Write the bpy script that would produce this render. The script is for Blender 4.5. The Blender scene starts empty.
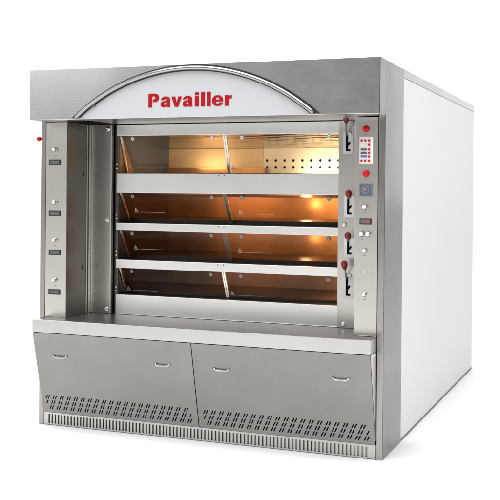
import bpy, bmesh, math, random
from mathutils import Vector, Matrix
random.seed(7)
scene = bpy.context.scene
COL = scene.collection
ORIGIN = {}          # world position of every object's origin

# ------------------------------------------------------------------ mesh helpers
def box(bm, x0, x1, y0, y1, z0, z1, bev=0.0, seg=2):
    r = bmesh.ops.create_cube(bm, size=1.0)
    vs = r['verts']
    for v in vs:
        v.co = Vector(((x0+x1)/2 + v.co.x*(x1-x0), (y0+y1)/2 + v.co.y*(y1-y0), (z0+z1)/2 + v.co.z*(z1-z0)))
    if bev > 0:
        es = list({e for v in vs for e in v.link_edges})
        bmesh.ops.bevel(bm, geom=es, offset=bev, segments=seg, affect='EDGES', profile=0.5)
    return bm

def prism(bm, pts, a, b, axis):
    """polygon pts extruded from a to b along axis 'x','y' or 'z'"""
    def mk(p, t):
        if axis == 'x': return (t, p[0], p[1])
        if axis == 'y': return (p[0], t, p[1])
        return (p[0], p[1], t)
    A = [bm.verts.new(mk(p, a)) for p in pts]
    B = [bm.verts.new(mk(p, b)) for p in pts]
    n = len(pts)
    fs = [bm.faces.new(A), bm.faces.new(B[::-1])]
    for i in range(n):
        fs.append(bm.faces.new((A[i], B[i], B[(i+1) % n], A[(i+1) % n])))
    bmesh.ops.recalc_face_normals(bm, faces=fs)
    return bm

def lathe(bm, prof, c, d, n=24):
    """profile of (distance along d, radius), revolved about direction d through c"""
    d = Vector(d).normalized()
    q = Vector((0, 0, 1)).rotation_difference(d).to_matrix()
    rings = []
    for (h, r) in prof:
        if r < 1e-6:
            rings.append([bm.verts.new(Vector(c) + q @ Vector((0, 0, h)))])
        else:
            rings.append([bm.verts.new(Vector(c) + q @ Vector((r*math.cos(2*math.pi*k/n), r*math.sin(2*math.pi*k/n), h))) for k in range(n)])
    fs = []
    for A, B in zip(rings, rings[1:]):
        for k in range(n):
            k2 = (k+1) % n
            if len(A) == 1 and len(B) == 1: continue
            if len(A) == 1: fs.append(bm.faces.new((A[0], B[k], B[k2])))
            elif len(B) == 1: fs.append(bm.faces.new((A[k], B[0], A[k2])))
            else: fs.append(bm.faces.new((A[k], B[k], B[k2], A[k2])))
    for R_ in (rings[0], rings[-1]):
        if len(R_) > 2: fs.append(bm.faces.new(R_))
    bmesh.ops.recalc_face_normals(bm, faces=fs)
    for f in fs: f.smooth = True
    return bm

def tube(bm, path, r, n=14):
    path = [Vector(p) for p in path]
    rings = []
    for i, p in enumerate(path):
        t = (path[min(i+1, len(path)-1)] - path[max(i-1, 0)]).normalized()
        up = Vector((0, 1, 0)) if abs(t.y) < 0.9 else Vector((0, 0, 1))
        a = t.cross(up).normalized(); b = t.cross(a).normalized()
        rr = r[i] if isinstance(r, (list, tuple)) else r
        rings.append([bm.verts.new(p + rr*(math.cos(2*math.pi*k/n)*a + math.sin(2*math.pi*k/n)*b)) for k in range(n)])
    fs = []
    for A, B in zip(rings, rings[1:]):
        for k in range(n):
            fs.append(bm.faces.new((A[k], A[(k+1) % n], B[(k+1) % n], B[k])))
    caps = [bm.faces.new(rings[0]), bm.faces.new(rings[-1])]
    bmesh.ops.recalc_face_normals(bm, faces=fs+caps)
    for f in fs: f.smooth = True
    return bm

def curve_plate(bm, loops, th, xf):
    """flat plate with true holes: 2D loops (outlines and holes), thickness th, mapped by xf(u,v,w)"""
    cu = bpy.data.curves.new('outline', 'CURVE')
    cu.dimensions = '2D'; cu.fill_mode = 'BOTH'; cu.extrude = th/2
    for L in loops:
        s = cu.splines.new('POLY'); s.points.add(len(L)-1); s.use_cyclic_u = True
        for p, q in zip(s.points, L): p.co = (q[0], q[1], 0, 1)
    ob = bpy.data.objects.new('outline', cu); COL.objects.link(ob)
    dg = bpy.context.evaluated_depsgraph_get()
    me = bpy.data.meshes.new_from_object(ob.evaluated_get(dg))
    t = bmesh.new(); t.from_mesh(me)
    bmesh.ops.remove_doubles(t, verts=t.verts, dist=1e-6)
    for v in t.verts: v.co = Vector(xf(v.co.x, v.co.y, v.co.z))
    bmesh.ops.recalc_face_normals(t, faces=t.faces)
    m2 = bpy.data.meshes.new('tmp'); t.to_mesh(m2); t.free()
    bm.from_mesh(m2)
    bpy.data.objects.remove(ob); bpy.data.curves.remove(cu); bpy.data.meshes.remove(me); bpy.data.meshes.remove(m2)
    return bm

def obj(name, bm, mat, parent=None):
    if isinstance(mat, (list, tuple)): mats = mat
    else: mats = [mat]
    co = [v.co for v in bm.verts]
    c = Vector([(min(p[i] for p in co)+max(p[i] for p in co))/2 for i in range(3)])
    for v in bm.verts: v.co -= c
    me = bpy.data.meshes.new(name); bm.to_mesh(me); bm.free()
    for m in mats: me.materials.append(m)
    o = bpy.data.objects.new(name, me); COL.objects.link(o)
    o.location = c
    if parent:
        o.parent = parent; o.location = c - ORIGIN[parent.name]
    ORIGIN[o.name] = c
    return o

B = bmesh.new

# ------------------------------------------------------------------ materials
def nt(name):
    m = bpy.data.materials.new(name); m.use_nodes = True
    t = m.node_tree
    return m, t, t.nodes['Principled BSDF']

def N(t, typ, **kw):
    n = t.nodes.new(typ)
    for k, v in kw.items():
        if k in n.inputs: n.inputs[k].default_value = v
        else: setattr(n, k, v)
    return n

def steel(name, col=(.60, .588, .57), rough=.3, brush='x', grain=.03, blotch=.06):
    """brushed stainless: fine grain stretched along one axis, slow cloudy variation in polish"""
    m, t, p = nt(name)
    tc = N(t, 'ShaderNodeTexCoord')
    sc = {'x': (4, 380, 380), 'z': (380, 380, 4), 'y': (380, 4, 380)}[brush]
    mp = N(t, 'ShaderNodeMapping'); mp.inputs['Scale'].default_value = sc
    t.links.new(tc.outputs['Object'], mp.inputs['Vector'])
    n1 = N(t, 'ShaderNodeTexNoise', Scale=1.0, Detail=3.0, Roughness=.6)
    t.links.new(mp.outputs[0], n1.inputs['Vector'])
    n2 = N(t, 'ShaderNodeTexNoise', Scale=3.2, Detail=6.0, Roughness=.62)
    t.links.new(tc.outputs['Object'], n2.inputs['Vector'])
    mr = N(t, 'ShaderNodeMapRange'); mr.inputs['From Min'].default_value = .3; mr.inputs['From Max'].default_value = .7
    mr.inputs['To Min'].default_value = rough-.03; mr.inputs['To Max'].default_value = rough+.03
    t.links.new(n2.outputs['Fac'], mr.inputs['Value'])
    ad = N(t, 'ShaderNodeMath', operation='MULTIPLY_ADD')
    ad.inputs[1].default_value = .09
    t.links.new(n1.outputs['Fac'], ad.inputs[0]); t.links.new(mr.outputs[0], ad.inputs[2])
    sb = N(t, 'ShaderNodeMath', operation='SUBTRACT'); sb.inputs[1].default_value = .045
    t.links.new(ad.outputs[0], sb.inputs[0]); t.links.new(sb.outputs[0], p.inputs['Roughness'])
    # colour: grain + blotch
    f = N(t, 'ShaderNodeMath', operation='MULTIPLY_ADD'); f.inputs[1].default_value = grain*4
    f.inputs[2].default_value = 1-grain*2
    t.links.new(n1.outputs['Fac'], f.inputs[0])
    f2 = N(t, 'ShaderNodeMath', operation='MULTIPLY_ADD'); f2.inputs[1].default_value = blotch*3
    f2.inputs[2].default_value = 1-blotch*1.5
    t.links.new(n2.outputs['Fac'], f2.inputs[0])
    mm = N(t, 'ShaderNodeMath', operation='MULTIPLY')
    t.links.new(f.outputs[0], mm.inputs[0]); t.links.new(f2.outputs[0], mm.inputs[1])
    vm = N(t, 'ShaderNodeVectorMath', operation='SCALE'); vm.inputs[0].default_value = col
    t.links.new(mm.outputs[0], vm.inputs['Scale']); t.links.new(vm.outputs[0], p.inputs['Base Color'])
    bp = N(t, 'ShaderNodeBump', Strength=.0012, Distance=.001)
    t.links.new(n1.outputs['Fac'], bp.inputs['Height'])
    n3 = N(t, 'ShaderNodeTexNoise', Scale=1.7, Detail=1.0); t.links.new(tc.outputs['Object'], n3.inputs['Vector'])
    b3 = N(t, 'ShaderNodeBump', Strength=.30, Distance=.02)      # sheet metal is never quite flat
    t.links.new(n3.outputs['Fac'], b3.inputs['Height']); t.links.new(bp.outputs[0], b3.inputs['Normal'])
    t.links.new(b3.outputs[0], p.inputs['Normal'])
    p.inputs['Metallic'].default_value = 1.0
    return m

def plain(name, col, rough=.4, metal=0.0, spec=.5, emit=None, es=0.0, noise=.05, ns=30):
    m, t, p = nt(name)
    tc = N(t, 'ShaderNodeTexCoord'); n = N(t, 'ShaderNodeTexNoise', Scale=float(ns), Detail=3.0)
    t.links.new(tc.outputs['Object'], n.inputs['Vector'])
    f = N(t, 'ShaderNodeMath', operation='MULTIPLY_ADD'); f.inputs[1].default_value = noise*2; f.inputs[2].default_value = 1-noise
    t.links.new(n.outputs['Fac'], f.inputs[0])
    vm = N(t, 'ShaderNodeVectorMath', operation='SCALE'); vm.inputs[0].default_value = col
    t.links.new(f.outputs[0], vm.inputs['Scale']); t.links.new(vm.outputs[0], p.inputs['Base Color'])
    p.inputs['Roughness'].default_value = rough; p.inputs['Metallic'].default_value = metal
    p.inputs['Specular IOR Level'].default_value = spec
    if emit:
        p.inputs['Emission Color'].default_value = (*emit, 1); p.inputs['Emission Strength'].default_value = es
    return m

M_fascia = steel('fascia_steel', (.57, .565, .56), .27, 'x', .010, .02)
M_postfront = steel('post_front_steel', (.37, .355, .335), .28, 'z', .015, .03)
M_sideshade = steel('shaded_side_steel', (.118, .116, .116), .17, 'z', .012, .03)  # side-face steel darkened in colour to stand in for dark reflections
M_soffitshade = steel('shaded_soffit_steel', (.36, .35, .335), .3, 'x', .012, .03)  # hood steel darkened for the shade on its underside
M_edge = steel('edge_steel', (.36, .365, .375), .3, 'y', .012, .03)
M_panel = steel('panel_steel', (.59, .56, .52), .30, 'z', .015, .03)
M_rail = steel('rail_steel', (.81, .795, .77), .33, 'x', .010, .02)
M_upright = steel('upright_steel', (.62, .59, .55), .26, 'z', .03, .04)
M_recessshade = steel('shaded_recess_steel', (.21, .195, .175), .34, 'z', .03, .05)  # column steel darkened for the shade inside the recess
M_top = steel('worktop_steel', (.54, .53, .515), .28, 'x', .010, .03)
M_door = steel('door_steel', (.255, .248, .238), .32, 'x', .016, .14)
M_dark = steel('dark_steel', (.17, .16, .15), .45, 'z', .05, .05)
M_grille = steel('grille_steel', (.53, .52, .505), .33, 'x', .02, .03)
M_chrome = plain('chrome', (.38, .37, .35), .14, 1.0, noise=.02)
M_bolt = plain('bolt_steel', (.68, .66, .63), .25, 1.0, noise=.04)
M_handle = plain('handle_steel', (.50, .485, .46), .28, 1.0, noise=.04)
M_boltshade = plain('shaded_bolt_steel', (.30, .285, .26), .4, .9, noise=.1)  # bolt steel darkened for the shade in the lower decks
M_white = plain('white_panel_paint', (.72, .725, .735), .45, 0, .3, noise=.012, ns=2)
M_arch = plain('white_acrylic', (.49, .495, .51), .22, 0, .4, noise=.01, ns=2)
M_red = plain('red_lettering', (.34, .004, .008), .5, 0, .15, noise=.03)
M_redknob = plain('red_knob_plastic', (.22, .004, .008), .22, noise=.03)
M_redbtn = plain('red_button_plastic', (.52, .008, .012), .35, 0, .25, noise=.03)
M_whitepl = plain('white_plastic', (.82, .82, .82), .3, noise=.02)
M_leverplate = plain('white_enamel', (.78, .78, .78), .4, 0, .3, noise=.02)
M_black = plain('black_void', (.004, .004, .004), .8, 0, .05, noise=.1)
M_blackpl = plain('black_plastic', (.02, .02, .022), .35, noise=.1)
M_lcd = plain('grey_lcd', (.10, .105, .095), .25, noise=.2, ns=180)
M_keypad = plain('beige_membrane', (.62, .60, .57), .4, noise=.02)
M_dial = plain('blue_grey_dial', (.075, .10, .13), .35, noise=.06)
M_dialring = plain('dial_ring', (.13, .16, .20), .35, noise=.03)
M_pink = plain('dial_centre', (.30, .16, .17), .4, noise=.03)
M_blue = plain('blue_display', (.10, .13, .45), .3, noise=.05)
M_reddig = plain('red_digits', (.5, .02, .03), .4, emit=(.9, .05, .08), es=.5)
M_print = plain('grey_print', (.28, .26, .25), .5, noise=.1, ns=300)
M_sticker = plain('sticker_print', (.62, .60, .56), .5, noise=.1, ns=200)
M_stone = plain('baking_stone', (.045, .03, .02), .30, 0, .5, noise=.3, ns=14)
M_sill = steel('sill_steel', (.36, .34, .32), .3, 'x', .04, .04)
M_liner = plain('amber_liner_steel', (.40, .22, .11), .4, .6, noise=.12, ns=6)

def glass_mat():
    m = bpy.data.materials.new('oven_glass'); m.use_nodes = True
    t = m.node_tree; t.nodes.clear()
    out = N(t, 'ShaderNodeOutputMaterial'); mix = N(t, 'ShaderNodeMixShader')
    tr = N(t, 'ShaderNodeBsdfTransparent'); tr.inputs['Color'].default_value = (.93, .92, .90, 1)
    gl = N(t, 'ShaderNodeBsdfGlossy'); gl.inputs['Roughness'].default_value = .02
    fr = N(t, 'ShaderNodeFresnel', IOR=1.22)
    nz = N(t, 'ShaderNodeTexNoise', Scale=9.0, Detail=4.0); tc = N(t, 'ShaderNodeTexCoord')
    t.links.new(tc.outputs['Object'], nz.inputs['Vector'])
    ml = N(t, 'ShaderNodeMapRange'); ml.inputs['To Min'].default_value = .3; ml.inputs['To Max'].default_value = .8
    t.links.new(nz.outputs['Fac'], ml.inputs['Value'])
    mu = N(t, 'ShaderNodeMath', operation='MULTIPLY')
    t.links.new(fr.outputs[0], mu.inputs[0]); t.links.new(ml.outputs[0], mu.inputs[1])
    t.links.new(mu.outputs[0], mix.inputs[0]); t.links.new(tr.outputs[0], mix.inputs[1])
    t.links.new(gl.outputs[0], mix.inputs[2]); t.links.new(mix.outputs[0], out.inputs[0])
    return m
M_glass = glass_mat()

def perforated(name, col, dot=.012, scale=(28, 28), strength=.6, rough=.38, metal=.7):
    """oven liner sheet with rows of small dimples"""
    m, t, p = nt(name)
    tc = N(t, 'ShaderNodeTexCoord'); mp = N(t, 'ShaderNodeMapping')
    mp.inputs['Scale'].default_value = (scale[0], 1, scale[1]); mp.inputs['Rotation'].default_value = (0, math.radians(45), 0)
    t.links.new(tc.outputs['Object'], mp.inputs[0])
    fr = N(t, 'ShaderNodeVectorMath', operation='FRACTION'); t.links.new(mp.outputs[0], fr.inputs[0])
    sb = N(t, 'ShaderNodeVectorMath', operation='SUBTRACT'); sb.inputs[1].default_value = (.5, 0, .5)
    t.links.new(fr.outputs[0], sb.inputs[0])
    ml = N(t, 'ShaderNodeVectorMath', operation='MULTIPLY'); ml.inputs[1].default_value = (1, 0, 1)
    t.links.new(sb.outputs[0], ml.inputs[0])
    ln = N(t, 'ShaderNodeVectorMath', operation='LENGTH'); t.links.new(ml.outputs[0], ln.inputs[0])
    mr = N(t, 'ShaderNodeMapRange'); mr.inputs['From Min'].default_value = .16; mr.inputs['From Max'].default_value = .26
    t.links.new(ln.outputs['Value'], mr.inputs['Value'])
    nz = N(t, 'ShaderNodeTexNoise', Scale=7.0, Detail=4.0); t.links.new(tc.outputs['Object'], nz.inputs['Vector'])
    mx = N(t, 'ShaderNodeMapRange'); mx.inputs['To Min'].default_value = 1-strength; mx.inputs['To Max'].default_value = 1
    t.links.new(mr.outputs[0], mx.inputs['Value'])
    m2 = N(t, 'ShaderNodeMath', operation='MULTIPLY'); t.links.new(mx.outputs[0], m2.inputs[0])
    nr = N(t, 'ShaderNodeMapRange'); nr.inputs['To Min'].default_value = .6; nr.inputs['To Max'].default_value = 1.3
    t.links.new(nz.outputs['Fac'], nr.inputs['Value']); t.links.new(nr.outputs[0], m2.inputs[1])
    vm = N(t, 'ShaderNodeVectorMath', operation='SCALE'); vm.inputs[0].default_value = col
    t.links.new(m2.outputs[0], vm.inputs['Scale']); t.links.new(vm.outputs[0], p.inputs['Base Color'])
    p.inputs['Metallic'].default_value = metal; p.inputs['Roughness'].default_value = rough
    return m
M_back_low = perforated('orange_liner', (.34, .17, .07), scale=(46, 46), strength=.14)
M_side_low = perforated('brown_grey_liner', (.085, .058, .04), strength=.2)
M_amber = plain('amber_back_steel', (.58, .43, .26), .55, .08, noise=.10, ns=5)
M_cream = plain('cream_liner_steel', (.64, .57, .46), .5, .12, noise=.08, ns=6)
M_greyliner = plain('grey_liner_steel', (.12, .135, .165), .5, .2, noise=.08, ns=9)

def wavy():
    m, t, p = nt('wavy_polished_roof')
    tc = N(t, 'ShaderNodeTexCoord'); mp = N(t, 'ShaderNodeMapping')
    mp.inputs['Scale'].default_value = (.8, 16, 16); mp.inputs['Rotation'].default_value = (0, 0, .22)
    t.links.new(tc.outputs['Object'], mp.inputs[0])
    n = N(t, 'ShaderNodeTexNoise', Scale=2.2, Detail=2.0, Distortion=.6); t.links.new(mp.outputs[0], n.inputs['Vector'])
    b = N(t, 'ShaderNodeBump', Strength=.25, Distance=.02); t.links.new(n.outputs['Fac'], b.inputs['Height'])
    t.links.new(b.outputs[0], p.inputs['Normal'])
    p.inputs['Base Color'].default_value = (.62, .55, .44, 1); p.inputs['Metallic'].default_value = 1; p.inputs['Roughness'].default_value = .12
    return m
M_roof = wavy()

# ------------------------------------------------------------------ floor
bm = B(); bmesh.ops.create_grid(bm, x_segments=1, y_segments=1, size=150)
fl = obj('floor', bm, plain('white_floor', (.92, .92, .92), .6, 0, .2, noise=.004, ns=1)); fl['kind'] = 'structure'

# ------------------------------------------------------------------ the oven
W, H, D = 2.2015, 2.205, 3.13
oven = bpy.data.objects.new('bakery_oven', None); COL.objects.link(oven)
oven.location = (W/2, D/2, 0); ORIGIN['bakery_oven'] = Vector(oven.location)
oven['label'] = 'steel bakery oven with four glass-fronted decks, red lettering under a chrome arch, white side panel'
oven['category'] = 'oven'
def part(name, bm, mat, parent=oven): return obj(name, bm, mat, parent)

# shell
PY = .450
bm = B()
box(bm, .004, .034, PY+.001, D, .02, 2.20)
box(bm, .034, W-.034, D-.03, D, .02, 2.20)
box(bm, .034, W-.034, .455, D-.031, 2.17, 2.20)
part('cabinet', bm, M_fascia)
sp = part('side_panel', box(B(), W-.033, W-.001, PY+.001, D, .0145, 2.150, .001), M_white)
part('top_edge', box(B(), W-.033, W, PY+.001, D+.001, 2.1515, H, .002), M_edge, sp)
part('bottom_edge', box(B(), W-.033, W, PY+.001, D+.001, .001, .0135, .001), M_dark, sp)
for (x0, x1) in ((0, .035), (2.1665, W)):
    cp = part('corner_post', box(B(), x0, x1, 0, PY, .0005, H, .004, 3), M_postfront)
    xs = (-.0015, -.0002) if x0 == 0 else (W+.0002, W+.0015)
    part('side_shade_sheet', box(B(), *xs, .0045, PY, .001, H-.0045), M_sideshade, cp)  # dark sheet added to shade the post's outer side

# hood
bm = B()
box(bm, 0, W, -.130, -.002, 1.897, H, .003)
box(bm, .037, W-.037, -.0015, PY, 1.8985, H-.005)
hood = part('hood', bm, M_fascia)
part('end_shade_sheet', box(B(), W+.0004, W+.0024, -.1275, -.003, 1.899, H-.002), M_sideshade, hood)  # dark sheet added to shade the hood's side face
CX, CZ, RA = 1.085, 1.019, 1.161
def arc(r, z0, n=64):
    a = math.acos((z0-CZ)/r)
    return [(CX + r*math.sin(-a + 2*a*k/n), CZ + r*math.cos(-a + 2*a*k/n)) for k in range(n+1)]
ap = part('arch_panel', curve_plate(B(), [arc(RA-.004, 1.8995)], .003, lambda u, v, w: (u, -.1320+w, v)), M_arch, hood)
part('soffit_shade_sheet', box(B(), .040, W-.040, -.126, .284, 1.8955, 1.8968), M_soffitshade, hood)  # darker sheet added to tone down the hood's underside
part('hood_shade_plate', box(B(), .205, .365, -.004, .282, 1.8925, 1.8953), M_black, hood)  # black plate standing in for shade under the hood's left end
edge_band = arc(RA+.0205, 1.9045) + arc(RA-.0165, 1.9045)[::-1]
part('trim_reflection_edge', curve_plate(B(), [edge_band], .004, lambda u, v, w: (u, -.1360+w, v)), M_blackpl, hood)  # black band painting in the dark reflected edges of the tube
path = [(x, -.148, z) for x, z in arc(RA, 1.906, 72)]
part('arch_trim', tube(B(), path, .0115, 18), M_chrome, hood)
for k in (0.085, .5, .92):
    x, z = arc(RA-(.012 if k < .1 else .001), 1.906, 100)[int(k*100)]
    bm = B(); lathe(bm, [(0, .011), (.014, .011), (.017, .007)], (x, -.1325, z), (0, -1, 0), 14)
    part('trim_bracket', bm, M_dark, hood)
# lettering
G = {
 'P': [[(0,0),(24,0),(24,64),(38,64),(43,62),(45,56),(43,50),(38,47),(29,47),(29,31),(44,31),(55,33),(64,40),(69,50),(69,60),(64,71),(56,77),(44,80),(0,80)]],
 'a': [[(63,0),(40,0),(38,6),(31,1),(21,-1),(10,1),(3,6),(0,14),(1,23),(6,30),(15,34),(30,37),(38,40),(37,45),(33,48),(27,47),(24,43),(2,41),(5,50),(12,57),(22,61),(35,62),(48,60),(57,54),(61,44),(61,12)],
       [(37,29),(27,26),(23,22),(22,17),(26,13),(32,13),(36,18)]],
 'v': [[(0,60),(24,60),(33.5,24),(43,60),(66,60),(44,0),(22,0)]],
 'i': [[(0,0),(25,0),(25,60),(0,60)], [(0,66),(25,66),(25,81),(0,81)]],
 'l': [[(0,0),(24,0),(24,82),(0,82)]],
 'e': [[(68,25),(22,25),(24,17),(29,13),(36,12),(42,14),(45,19),(67,19),(62,9),(52,2),(36,-1),(18,2),(6,10),(0,22),(0,38),(6,50),(18,59),(34,61),(50,59),(61,51),(67,40)],
       [(22,36),(46,36),(44,44),(39,48),(33,49),(27,47),(23,43)]],
 'r': [[(0,0),(24,0),(24,28),(27,37),(34,41),(43,41),(43,61),(36,60),(29,56),(23,49),(23,60),(0,60)]],
}
loops = []
for ch, x in zip('Pavailler', (.819, .898, .968, 1.039, 1.1165, 1.1555, 1.192, 1.225, 1.303)):
    for L in G[ch]: loops.append([(x+u/1000, 1.958+v/1000) for u, v in L])
part('lettering', curve_plate(B(), loops, .002, lambda u, v, w: (u, -.1348+w, v)), M_red, hood)

# left control column and right control panel
colm = part('control_column', box(B(), .0380, .188, .0005, .284, .6775, 1.892, .002), M_panel)
part('recess_shade_panel', box(B(), .1883, .1897, .003, .2835, .678, 1.890), M_recessshade, colm)  # darker sheet added to shade the column's inner side
bm = B(); box(bm, .1899, .1935, .238, .249, .6775, 1.89, .0015); box(bm, .1899, .198, .262, .283, .6775, 1.89, .002)
part('edge_trim', bm, M_upright, colm)
for z in (1.573, .978):
    part('side_slot', box(B(), .1892, .1905, .192, .203, z-.012, z+.012), M_black, colm)
cpan = part('control_panel', box(B(), 2.033, 2.1640, .0005, .284, .6785, 1.889, .002), M_panel)
def knob(x, z, r=.0115, L=.02, name='push_button', mat=None):
    bm = B(); lathe(bm, [(0, r*1.25), (.002, r*1.25), (.0025, r), (L-.003, r*.97), (L-.001, r*.86), (L-.001, 0)], (x, 0, z), (0, -1, 0), 24)
    k = part(name, bm, M_chrome)
    bm = B(); lathe(bm, [(0, r*.84), (.0015, r*.82), (.003, r*.55), (.0033, 0)], (x, -L+.0008, z), (0, -1, 0), 24)
    part('knob_cap', bm, M_whitepl, k)
    return k
def marks(x, z, w, parent, rows=1, name='printed_mark', mat=M_print):
    bm = B()
    for r in range(rows):
        u = x - w/2
        while u < x + w/2:
            l = random.uniform(.003, .007)
            box(bm, u, min(u+l, x+w/2), -.0012, .0004, z-.0025-r*.008, z+.0025-r*.008); u += l+.002
    return part(name, bm, mat, parent)
for (zk, zd, xk) in ((1.722, 1.643, .103), (1.395, 1.3235, .105), (1.158, 1.080, .107), (.908, .834, .107)):
    k = knob(xk, zk); marks(xk+.001, zk-.036, .016, k)
    d = part('digital_display', box(B(), xk-.043, xk+.041, -.004, .0004, zd-.017, zd+.017, .002), M_blackpl)
    part('display_screen', box(B(), xk-.031, xk+.031, -.0052, -.0039, zd-.0095, zd+.0095), M_lcd, d)
def red_button(x, z):
    bm = B(); lathe(bm, [(0, .019), (.004, .019), (.006, .016), (.012, .0175), (.017, .015), (.019, .009), (.0195, 0)], (x, 0, z), (0, -1, 0), 28)
    b = part('red_button', bm, M_redbtn); marks(x, z-.030, .026, b, 2)
red_button(2.094, 1.823); red_button(2.096, 1.577)
kp = part('keypad', box(B(), 2.058, 2.136, -.002, .0004, 1.630, 1.781, .001), M_keypad)
part('key_strip', box(B(), 2.1235, 2.134, -.0032, -.0019, 1.634, 1.777), M_whitepl, kp)
for (x, z) in ((2.070,1.759),(2.091,1.759),(2.1125,1.759),(2.1125,1.738),(2.1125,1.710),(2.1125,1.691),(2.1125,1.671),(2.070,1.648),(2.091,1.648),(2.1125,1.648)):
    bm = B(); lathe(bm, [(0, .0068), (.0015, .0068), (.0025, .005), (.0025, 0)], (x, -.002, z), (0, -1, 0), 16)
    part('red_key', bm, M_redbtn, kp)
for (z, m) in ((1.710, M_lcd), (1.691, M_lcd), (1.672, M_blue)):
    part('key_display', box(B(), 2.065, 2.100, -.0032, -.0019, z-.006, z+.006), m, kp)
tm = part('timer_dial', box(B(), 2.060, 2.131, -.008, .0004, 1.451, 1.523, .002), M_dialring)
part('dial_face', box(B(), 2.066, 2.125, -.0092, -.0079, 1.457, 1.517), M_dial, tm)
bm = B(); lathe(bm, [(0, .024), (.001, .024), (.0012, .0215), (.0006, .0210), (.0006, 0)], (2.0955, -.0092, 1.487), (0, -1, 0), 32)
part('dial_ring', bm, M_dialring, tm)
bm = B(); lathe(bm, [(0, .009), (.008, .0085), (.009, .006), (.009, 0)], (2.0955, -.0092, 1.487), (0, -1, 0), 24)
part('dial_pointer', bm, M_pink, tm)
k = knob(2.093, 1.392, .0125, .024, 'rotary_knob'); marks(2.092, 1.362, .016, k)
d = part('digital_display', box(B(), 2.062, 2.130, -.004, .0004, 1.296, 1.330, .002), M_blackpl)
part('display_screen', box(B(), 2.069, 2.123, -.0052, -.0039, 1.302, 1.324), M_lcd, d)
bm = B()
for u in (2.094, 2.106):                       # small red figures of the counter
    for (a, b, c, e) in ((0, .008, .0085, .010), (0, .008, -.001, .001), (0, .008, -.010, -.0085), (0, .0015, -.008, .008), (.0065, .008, -.008, .008)):
        box(bm, u+a, u+b, -.0062, -.0051, 1.313+c*.8, 1.313+e*.8)
part('display_digits', bm, M_reddig, d)
for x in (2.076, 2.112): 
    k = knob(x, 1.242, .0130, .024, 'rotary_knob')
    if x < 2.1: marks(x, 1.213, .010, k)
k = knob(2.093, 1.151, .0120, .022, 'rotary_knob'); marks(2.092, 1.123, .012, k)
knob(2.096, 1.031, .0055, .008, 'indicator_lamp')
k = knob(2.093, .909, .0120, .020, 'rotary_knob'); marks(2.092, .881, .014, k)
# red knob at the outer edge of the left post
bm = B(); lathe(bm, [(0, .007), (.012, .007), (.013, .014), (.022, .0165), (.032, .013), (.038, .006), (.039, 0)], (.004, .012, 1.789), (-1, -.75, 0), 20)
part('red_side_knob', bm, M_redbtn)

# worktop
part('worktop', box(B(), .0365, 2.165, -.138, .2835, .598, .6765, .003), M_top)
part('worktop_back', box(B(), .0365, 2.165, .2845, .45, .598, .6755), M_top)

# lower doors with pierced slots
YT, ZT, YB, ZB = -.134, .5965, -.003, .083
L_ = math.hypot(YT-YB, ZT-ZB); ux = Vector((0, (YT-YB)/L_, (ZT-ZB)/L_)); nn = Vector((0, -ux.z, ux.y))
def dxf(u, v, w):
    p = Vector((u, YB, ZB)) + ux*v + nn*w
    return p
def door(x0, x1, sx0, sx1, hx):
    loops = [[(x0, 0), (x1, 0), (x1, L_-.002), (x0, L_-.002)]]
    for r in range(3):
        vc = .104 - r*.0345
        for i in range(-2, 23):
            for j in range(2):
                x = sx0 + .011 + i*.0497 + j*.0160 - r*.0160
                if x < sx0 or x > sx1: continue
                h, w, s = .0116, .0040, .0062
                a = [(x-w-s, vc-h), (x-s, vc-h-.003), (x+w-s, vc-h), (x+w+s, vc+h), (x+s, vc+h+.003), (x-w+s, vc+h)]
                loops.append(a[::-1])
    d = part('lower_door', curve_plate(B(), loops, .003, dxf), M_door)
    for x in hx:
        bm = B()
        pts = []
        for k in range(17):
            t = -1 + k/8
            s = max(0, min(1, (1-abs(t))/.38)); s = s*s*(3-2*s)
            p = dxf(x + .050*t, .385 - .008*s, .001 + .015*s)
            pts.append(p)
        tube(bm, pts, [.0043 if 1 < k < 15 else .0062 for k in range(17)], 12)
        part('handle', bm, M_handle, d)
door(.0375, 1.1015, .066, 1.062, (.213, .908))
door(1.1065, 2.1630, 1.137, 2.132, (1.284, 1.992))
bm = B()
prism(bm, [(-.127, .5955), (-.002, .5955), (-.002, .105)], 2.1634, 2.1654, 'x')
part('side_gusset', bm, M_rail)
bm = B(); prism(bm, [(-.127, .5955), (-.002, .5955), (-.002, .105)], .0352, .0370, 'x')
part('side_gusset', bm, M_rail)
bm = B(); lathe(bm, [(0, .010), (.005, .010), (.008, .006), (.008, 0)], (2.165, -.060, .585), (1, 0, 0), 16)
part('gusset_bolt', bm, M_bolt)
part('base_lining', box(B(), .038, 2.163, .03, .40, .006, .594), M_black)
# bottom grille
loops = [[(.0365, .004), (2.1645, .004), (2.1645, .0795), (.0365, .0795)]]
for k in range(91):
    x = .0745 + k*.02265
    loops.append([(x-.0055, .011), (x-.0055, .066), (x-.003, .0695), (x+.003, .0695), (x+.0055, .066), (x+.0055, .011)])
gr = part('vent_grille', curve_plate(B(), loops, .003, lambda u, v, w: (u, .0035+w, v)), M_grille)
part('grille_backing', box(B(), .0375, 2.1635, .012, .016, .006, .078), M_sill, gr)

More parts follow.
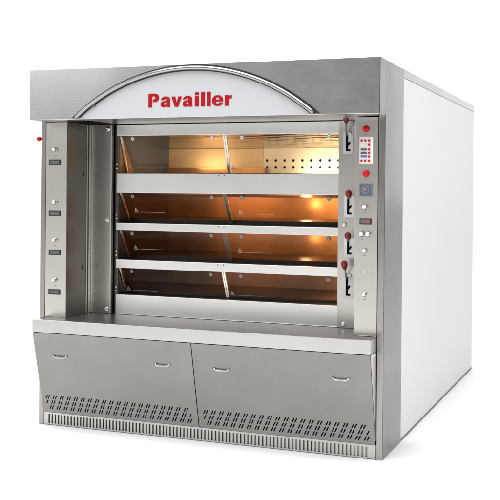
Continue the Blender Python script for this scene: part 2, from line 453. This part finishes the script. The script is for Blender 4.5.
# frame round the decks
FY = .285
up_l = part('frame_upright', box(B(), .1900, .346, FY, .31, .6775, 1.893, .002), M_upright)
up_r = part('frame_upright', box(B(), 1.8545, 2.0325, FY, .31, .6775, 1.893, .002), M_panel)
part('upright_lip', box(B(), .3395, .3462, FY-.004, FY-.0003, .679, 1.8915, .001), M_rail, up_l)
def bolt(x, y, z, parent, r=.0125):
    bm = B(); lathe(bm, [(0, r*1.25), (.003, r*1.25), (.0032, r), (.009, r), (.012, r*.75), (.012, r*.3), (.010, r*.25), (.010, 0)], (x, y, z), (0, -1, 0), 20)
    return part('bolt', bm, M_bolt, parent)
for z in (1.864, 1.279, .708): bolt(.316, FY, z, up_l)
for z in (1.282, .700): bolt(1.894, FY, z, up_r)
part('side_channel', box(B(), .346, .3715, .33, .345, .6775, 1.893), M_dark)
RAILS = [(1.820, 1.891), (1.455, 1.579), (1.214, 1.2635), (.974, 1.028), (.6775, .803)]
rails = []
for i, (z0, z1) in enumerate(RAILS):
    rl = part('deck_rail', box(B(), .3715, 1.8540, .303, .330, z0, z1, .002), M_rail)
    rails.append(rl)
    if 0 < i < 4:
        for x in (1.083, 1.122):
            bm = B(); lathe(bm, [(0, .0045), (.0015, .004), (.0018, 0)], (x, .303, z1-.011), (0, -1, 0), 10)
            part('rivet', bm, M_dark, rl)

# decks
CXL, CXR, CYB = .373, 1.853, 1.07
#        floor  front_bottom front_top  back_top  tilt
DECKS = [(1.585, 1.579, 1.820, 1.764, .085),
         (1.290, 1.2635, 1.455, 1.430, .125),
         (1.048, 1.028, 1.214, 1.195, .120),
         (.815, .803, .974, .960, .080)]
for i, (zf, zb, zt, zk, tilt) in enumerate(DECKS):
    top = i == 0
    # chamber: side walls, roof, floor; back wall as its own part
    ch = part('baking_chamber', box(B(), CXL-.012, CXR+.012, .3305, CYB+.04, zb-.034, zb-.021), M_dark)
    for xa in (CXL-.012, CXR):
        bm = B(); prism(bm, [(.331, zb-.02), (CYB+.02, zb-.02), (CYB+.02, zk), (.331, zt+.004)], xa, xa+.012, 'x')
        part('side_wall', bm, M_greyliner if top else M_side_low, ch)
    bm = B()
    if top:
        bmesh.ops.create_grid(bm, x_segments=150, y_segments=90, size=1)
        for v in bm.verts:
            a, b_ = (v.co.x+1)/2, (v.co.y+1)/2
            x = CXL+.0002 + a*(CXR-CXL-.0004); y = .331 + b_*(CYB-.331)
            q = y + .16*(x-1.1) + .02*math.sin(5*x)
            amp = .0016*max(.15, min(1, (x-.9)/.6))
            v.co = (x, y, zt+.003 + (zk-zt)*b_ + amp*(math.sin(q*74) + .7*math.sin(q*131+x*4) + .5*math.sin(q*43-x*7)))
        for f in bm.faces: f.smooth = True
    else:
        prism(bm, [(.331, zt+.001), (CYB, zk), (CYB, zk+.008), (.331, zt+.009)], CXL+.0002, CXR-.0002, 'x')
    part('chamber_roof', bm, M_roof if top else M_back_low, ch)
    bm = B()
    if top:
        holes = []
        for rr, z in enumerate((1.684, 1.637)):
            for k in range(13):
                x = 1.117 + .0637*k
                if x > CXR-.02: continue
                holes.append([(x+.0098*math.cos(2*math.pi*a/20), z+.0098*math.sin(2*math.pi*a/20)) for a in range(20)][::-1])
        bm2 = box(B(), CXL, 1.088, CYB+.001, CYB+.005, zb-.02, zk+.002); part('back_wall', bm2, M_amber, ch)
        curve_plate(bm, [[(1.090, zb-.02), (CXR, zb-.02), (CXR, zk+.002), (1.090, zk+.002)]] + holes, .004, lambda u, v, w: (u, CYB+.003+w, v))
        part('back_wall', bm, M_cream, ch)
        part('rear_ledge', box(B(), CXL+.003, 1.12, CYB-.05, CYB, zf, 1.632, .002), M_liner, ch)
        part('plenum', box(B(), CXL, CXR, CYB+.03, CYB+.04, zb-.02, zk), M_stone, ch)
    else:
        box(bm, CXL, CXR, CYB+.001, CYB+.012, zb-.02, zk+.002)
        part('back_wall', bm, M_back_low, ch)
    part('baking_stone', box(B(), CXL+.003, CXR-.003, .475, CYB-.002, zb-.02, zf, .004), M_stone, ch)
    part('sill', box(B(), CXL+.002, CXR-.002, .3305, .470, zb-.012, zb-.004, .001), M_sill, ch)
    # triangular amber cheek plate by the left hinge
    z1 = zt-.004; z0 = zb+.004
    bm = B(); prism(bm, [(.335, z0), (.535 if top else .50, z0), (.375, z1), (.335, z1)], CXL+.0005, CXL+.0035, 'x')
    part('cheek_plate', bm, M_liner if top else M_side_low, ch)
    # two tilted glass doors
    yt, yb = .337, .337+tilt
    zlo, zhi = zb+.004, zt-.003
    for s, (x0, x1) in enumerate(((.392, 1.096), (1.120, 1.846))):
        th = .006
        bm = B(); prism(bm, [(yt, zhi), (yt+th, zhi), (yb+th, zlo), (yb, zlo)], x0, x1, 'x')
        gd = part('glass_door', bm, M_glass)
        def on(z, off=0.0):
            f = (zhi-z)/(zhi-zlo); return yt + (yb-yt)*f - off
        edges = [(x0-.012, x0-.001, True)] if s == 0 else [(x0-.012, x0-.001, False)]
        if s == 0: edges.append((x1+.001, x1+.010, False))
        for (a, b, arm) in edges:
            bm = B(); prism(bm, [(yt-.006, zhi), (yt+.010, zhi), (yb+.010, zlo), (yb-.006, zlo)], a, b, 'x')
            part('door_arm' if arm else 'edge_bar', bm, (M_handle if i == 0 else M_upright) if (i in (0, 3) or arm) else M_dark, gd)
        if s == 0:
            bm = B()
            for dz in (.25, .12): 
                z = zlo + (zhi-zlo)*dz
                lathe(bm, [(0, .006), (.016, .006), (.018, .003)], (.366, .331, z), (0, -1, 0), 10)
            part('hinge_pin', bm, M_bolt, gd)
        bz = (1.803, 1.434, 1.195, .952)[i]
        for x in ((.466, 1.022) if s == 0 else (1.222, 1.780)):
            bm = B(); y = on(bz)
            lathe(bm, [(0, .0135), (.006, .0135), (.009, .011), (.009, .0035), (.006, .003), (.006, 0)], (x, y-.0005, bz), (0, -1, 0), 20)
            part('glass_bolt', bm, M_bolt if top else M_boltshade, gd)
        # warning triangle and printed line, lying on the tilted glass
        wz = zlo + (.040, .070, .066, .024)[i]; wx = x0 + .022 + (.0 if i in (0, 3) else .045)
        def gx(u, v, w):
            z = wz + v; return (wx+u, on(z, .0012)+w, z)
        tri = lambda r, dz: [(r*.9*math.sin(a), dz + r*math.cos(a)) for a in (0, 2.094, 4.189)]
        bm = B(); curve_plate(bm, [tri(.020, .0), tri(.0115, .0)[::-1]], .0008, gx)
        curve_plate(bm, [[(-.0016, -.003), (.0016, -.003), (.0016, .006), (-.0016, .006)]], .0008, gx)
        u = .028
        while u < (.25 if i == 0 else .20):
            l = random.uniform(.006, .020)
            curve_plate(bm, [[(u, -.0085), (u+l, -.0085), (u+l, -.0055), (u, -.0055)]], .0008, gx); u += l+.004
        part('warning_sticker', bm, M_sticker, gd)

# levers: white slotted plate, bent rod, red knob
LV = [(1.912, 1.696, 1.824, 'up', 1.898, 1.922), (1.9225, 1.326, 1.452, 'out', 1.460, 1.943),
      (1.9245, 1.092, 1.206, 'out', 1.217, 1.941), (1.9195, .850, .990, 'up', 1.052, 1.921)]
for (xc, z0, z1, pose, kz, kx) in LV:
    w = .029; h = z1-z0; r = .006
    out = []
    for (cx, cz, a0) in ((xc+w-r, z1-r, 0), (xc-w+r, z1-r, 90), (xc-w+r, z0+r, 180), (xc+w-r, z0+r, 270)):
        for k in range(5):
            a = math.radians(a0+22.5*k); out.append((cx+r*math.cos(a), cz+r*math.sin(a)))
    a, b = xc-.0125, xc+.0015                # slot edges
    t = z1-.014; bo = z0+.016; mid = z0+h*.45
    slot = [(a, t), (b, t), (b, mid+.010), (b+.012, mid+.020), (b+.014, mid+.006), (b+.004, mid-.008), (b, mid-.010), (b, bo+.012), (b+.014, bo+.012), (b+.014, bo), (a, bo)]
    lp = part('lever_plate', curve_plate(B(), [out, slot], .003, lambda u, v, ww: (u, FY-.0017+ww, v)), M_leverplate)
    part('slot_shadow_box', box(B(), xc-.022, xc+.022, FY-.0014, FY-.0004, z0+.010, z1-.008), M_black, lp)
    piv = Vector((xc-.006, FY-.004, t-.008)); kn = Vector((kx, .200, kz)); 
    dirv = (kn-piv).normalized()
    bm = B(); e = kn - dirv*.018
    tube(bm, [piv, piv + Vector((0, -.014, .004)), (piv*.55+e*.45)+Vector((0, -.006, 0)), e], .0048, 12)
    part('lever_rod', bm, M_dark, lp)
    kd = Vector((0, -.45, .9)).normalized() if pose == 'up' else Vector((.05, -.75, .66)).normalized()
    bm = B(); lathe(bm, [(-.030, .007), (-.024, .011), (-.010, .0165), (.004, .0195), (.016, .0185), (.024, .013), (.028, .006), (.029, 0)], kn, kd, 24)
    part('lever_knob', bm, M_redknob, lp)
    if pose == 'up':
        bm = B(); lathe(bm, [(0, .010), (.006, .010), (.008, .007), (.008, 0)], (xc+.012, FY-.003, z1-.006), (0, -1, 0), 18)
        part('lever_roller', bm, M_whitepl, lp)

# ------------------------------------------------------------------ light inside the decks (lit in the photograph)
def lamp(name, loc, power, col, size=.03):
    l = bpy.data.lights.new(name, 'POINT'); l.energy = power; l.color = col; l.shadow_soft_size = size
    o = bpy.data.objects.new(name, l); COL.objects.link(o); o.location = Vector(loc) - ORIGIN['bakery_oven']; o.parent = oven
WARM = (1.0, .72, .36); ORG = (1.0, .58, .25)
def strip(loc, tgt, size, power, col):
    l = bpy.data.lights.new('deck_strip_light', 'AREA'); l.shape = 'RECTANGLE'; l.size, l.size_y = size; l.energy = power; l.color = col
    o = bpy.data.objects.new('deck_strip_light', l); COL.objects.link(o); o.parent = oven
    o.location = Vector(loc) - ORIGIN['bakery_oven']; o.rotation_euler = (Vector(tgt)-Vector(loc)).to_track_quat('-Z', 'Y').to_euler()
# strip lamps tucked up behind the top rails, shining into the decks
strip((1.70, .43, 1.795), (1.76, 1.07, 1.62), (.30, .02), 5.5, (1, .80, .54))
strip((1.56, .96, 1.600), (1.56, 1.07, 1.66), (.34, .02), 1.5, (1, .80, .52))
strip((.72, .96, 1.645), (.72, 1.07, 1.70), (.20, .02), .45, (1, .70, .36))
strip((.80, .43, 1.795), (.68, 1.07, 1.58), (.22, .02), 2.6, (1, .68, .36))
for (zt, zt2, pr, pl, xr) in ((1.440, 1.36, 2.4, 1.9, 1.50), (1.200, 1.13, 1.2, .85, 1.52), (.962, .84, 1.6, .45, 1.74)):
    strip((xr, .47, zt-.012), (xr-.05, 1.07, zt2), (.30 if xr < 1.6 else .15, .02), pr, ORG)
    strip((.80, .47, zt-.012), (.80, 1.07, zt2), (.45, .02), pl*.85, (1, .47, .16))
lamp('deck_light', (1.79, .72, .885), 1.3, ORG, .03)
for (z, pw) in ((1.388, 1.2), (1.160, .7)):
    lamp('deck_light', (1.44, .96, z), pw, ORG, .035)

# ------------------------------------------------------------------ studio surroundings
w = bpy.data.worlds.new('World'); scene.world = w; w.use_nodes = True
t = w.node_tree; bg = t.nodes['Background']
tc = N(t, 'ShaderNodeTexCoord'); sx = N(t, 'ShaderNodeSeparateXYZ'); t.links.new(tc.outputs['Generated'], sx.inputs[0])
def ramp(sock, lo, hi, stops):
    mr = N(t, 'ShaderNodeMapRange'); mr.inputs['From Min'].default_value = lo; mr.inputs['From Max'].default_value = hi
    t.links.new(sock, mr.inputs['Value'])
    rp = N(t, 'ShaderNodeValToRGB'); e = rp.color_ramp.elements
    t.links.new(mr.outputs[0], rp.inputs[0])
    e[0].position = stops[0][0]; e[1].position = stops[-1][0]
    e[0].color = (*[stops[0][1]]*3, 1); e[1].color = (*[stops[-1][1]]*3, 1)
    for (p, c) in stops[1:-1]:
        q = e.new(p); q.color = (c, c, c, 1)
    return rp.outputs[0]
def mul(a, b):
    m = N(t, 'ShaderNodeVectorMath', operation='MULTIPLY'); t.links.new(a, m.inputs[0]); t.links.new(b, m.inputs[1]); return m.outputs[0]
# grey room in front, bright white sweep behind, dimmer to the right and overhead
fy = ramp(sx.outputs['Y'], -1, 1, ((0, .07), (.04, .10), (.10, .24), (.25, .36), (.5, .42), (.85, .85), (1, .95)))
fx = ramp(sx.outputs['X'], -1, 1, ((0, 1.0), (.52, 1.0), (.62, .48), (1, .62)))
fz = ramp(sx.outputs['Z'], 0, 1, ((0, 1.0), (.35, 1.0), (.6, .85), (1, .85)))
t.links.new(mul(mul(fy, fx), fz), bg.inputs['Color']); bg.inputs['Strength'].default_value = 2.6

def area(name, loc, tgt, size, power, col=(1, 1, 1)):
    l = bpy.data.lights.new(name, 'AREA'); l.shape = 'RECTANGLE'; l.size, l.size_y = size; l.energy = power; l.color = col
    o = bpy.data.objects.new(name, l); COL.objects.link(o); o.location = loc
    o.rotation_euler = (Vector(tgt)-Vector(loc)).to_track_quat('-Z', 'Y').to_euler()
area('studio_softbox', (-2.6, -3.6, 3.6), (1.0, 0, 1.0), (2.4, 1.8), 22)
area('overhead_fill', (1.4, -2.3, 6.8), (1.4, -.9, 0), (8, 6.5), 690)  # unseen light added to lift the floor to full white

# ------------------------------------------------------------------ camera
cam = bpy.data.cameras.new('camera'); co = bpy.data.objects.new('camera', cam); COL.objects.link(co)
yaw, pitch, roll = 0.370193, -0.003312, 0.009007
f = Vector((-math.sin(yaw)*math.cos(pitch), math.cos(yaw)*math.cos(pitch), math.sin(pitch)))
r0 = Vector((math.cos(yaw), math.sin(yaw), 0)); u0 = r0.cross(f)
r = math.cos(roll)*r0 + math.sin(roll)*u0; u = -math.sin(roll)*r0 + math.cos(roll)*u0
m = Matrix((r, u, -f)).transposed().to_4x4(); m.translation = Vector((3.515639, -5.426515, 1.479654))
co.matrix_world = m
cam.sensor_width = 36; cam.lens = 1008.613/500*36
cam.shift_y = (193.474-250)/500
cam.clip_end = 500
scene.camera = co
scene.view_settings.view_transform = 'Standard'; scene.view_settings.look = 'None'; scene.view_settings.gamma = 1
scene.view_settings.exposure = 0
scene.cycles.max_bounces = 10; scene.cycles.transparent_max_bounces = 12
scene.cycles.caustics_reflective = False
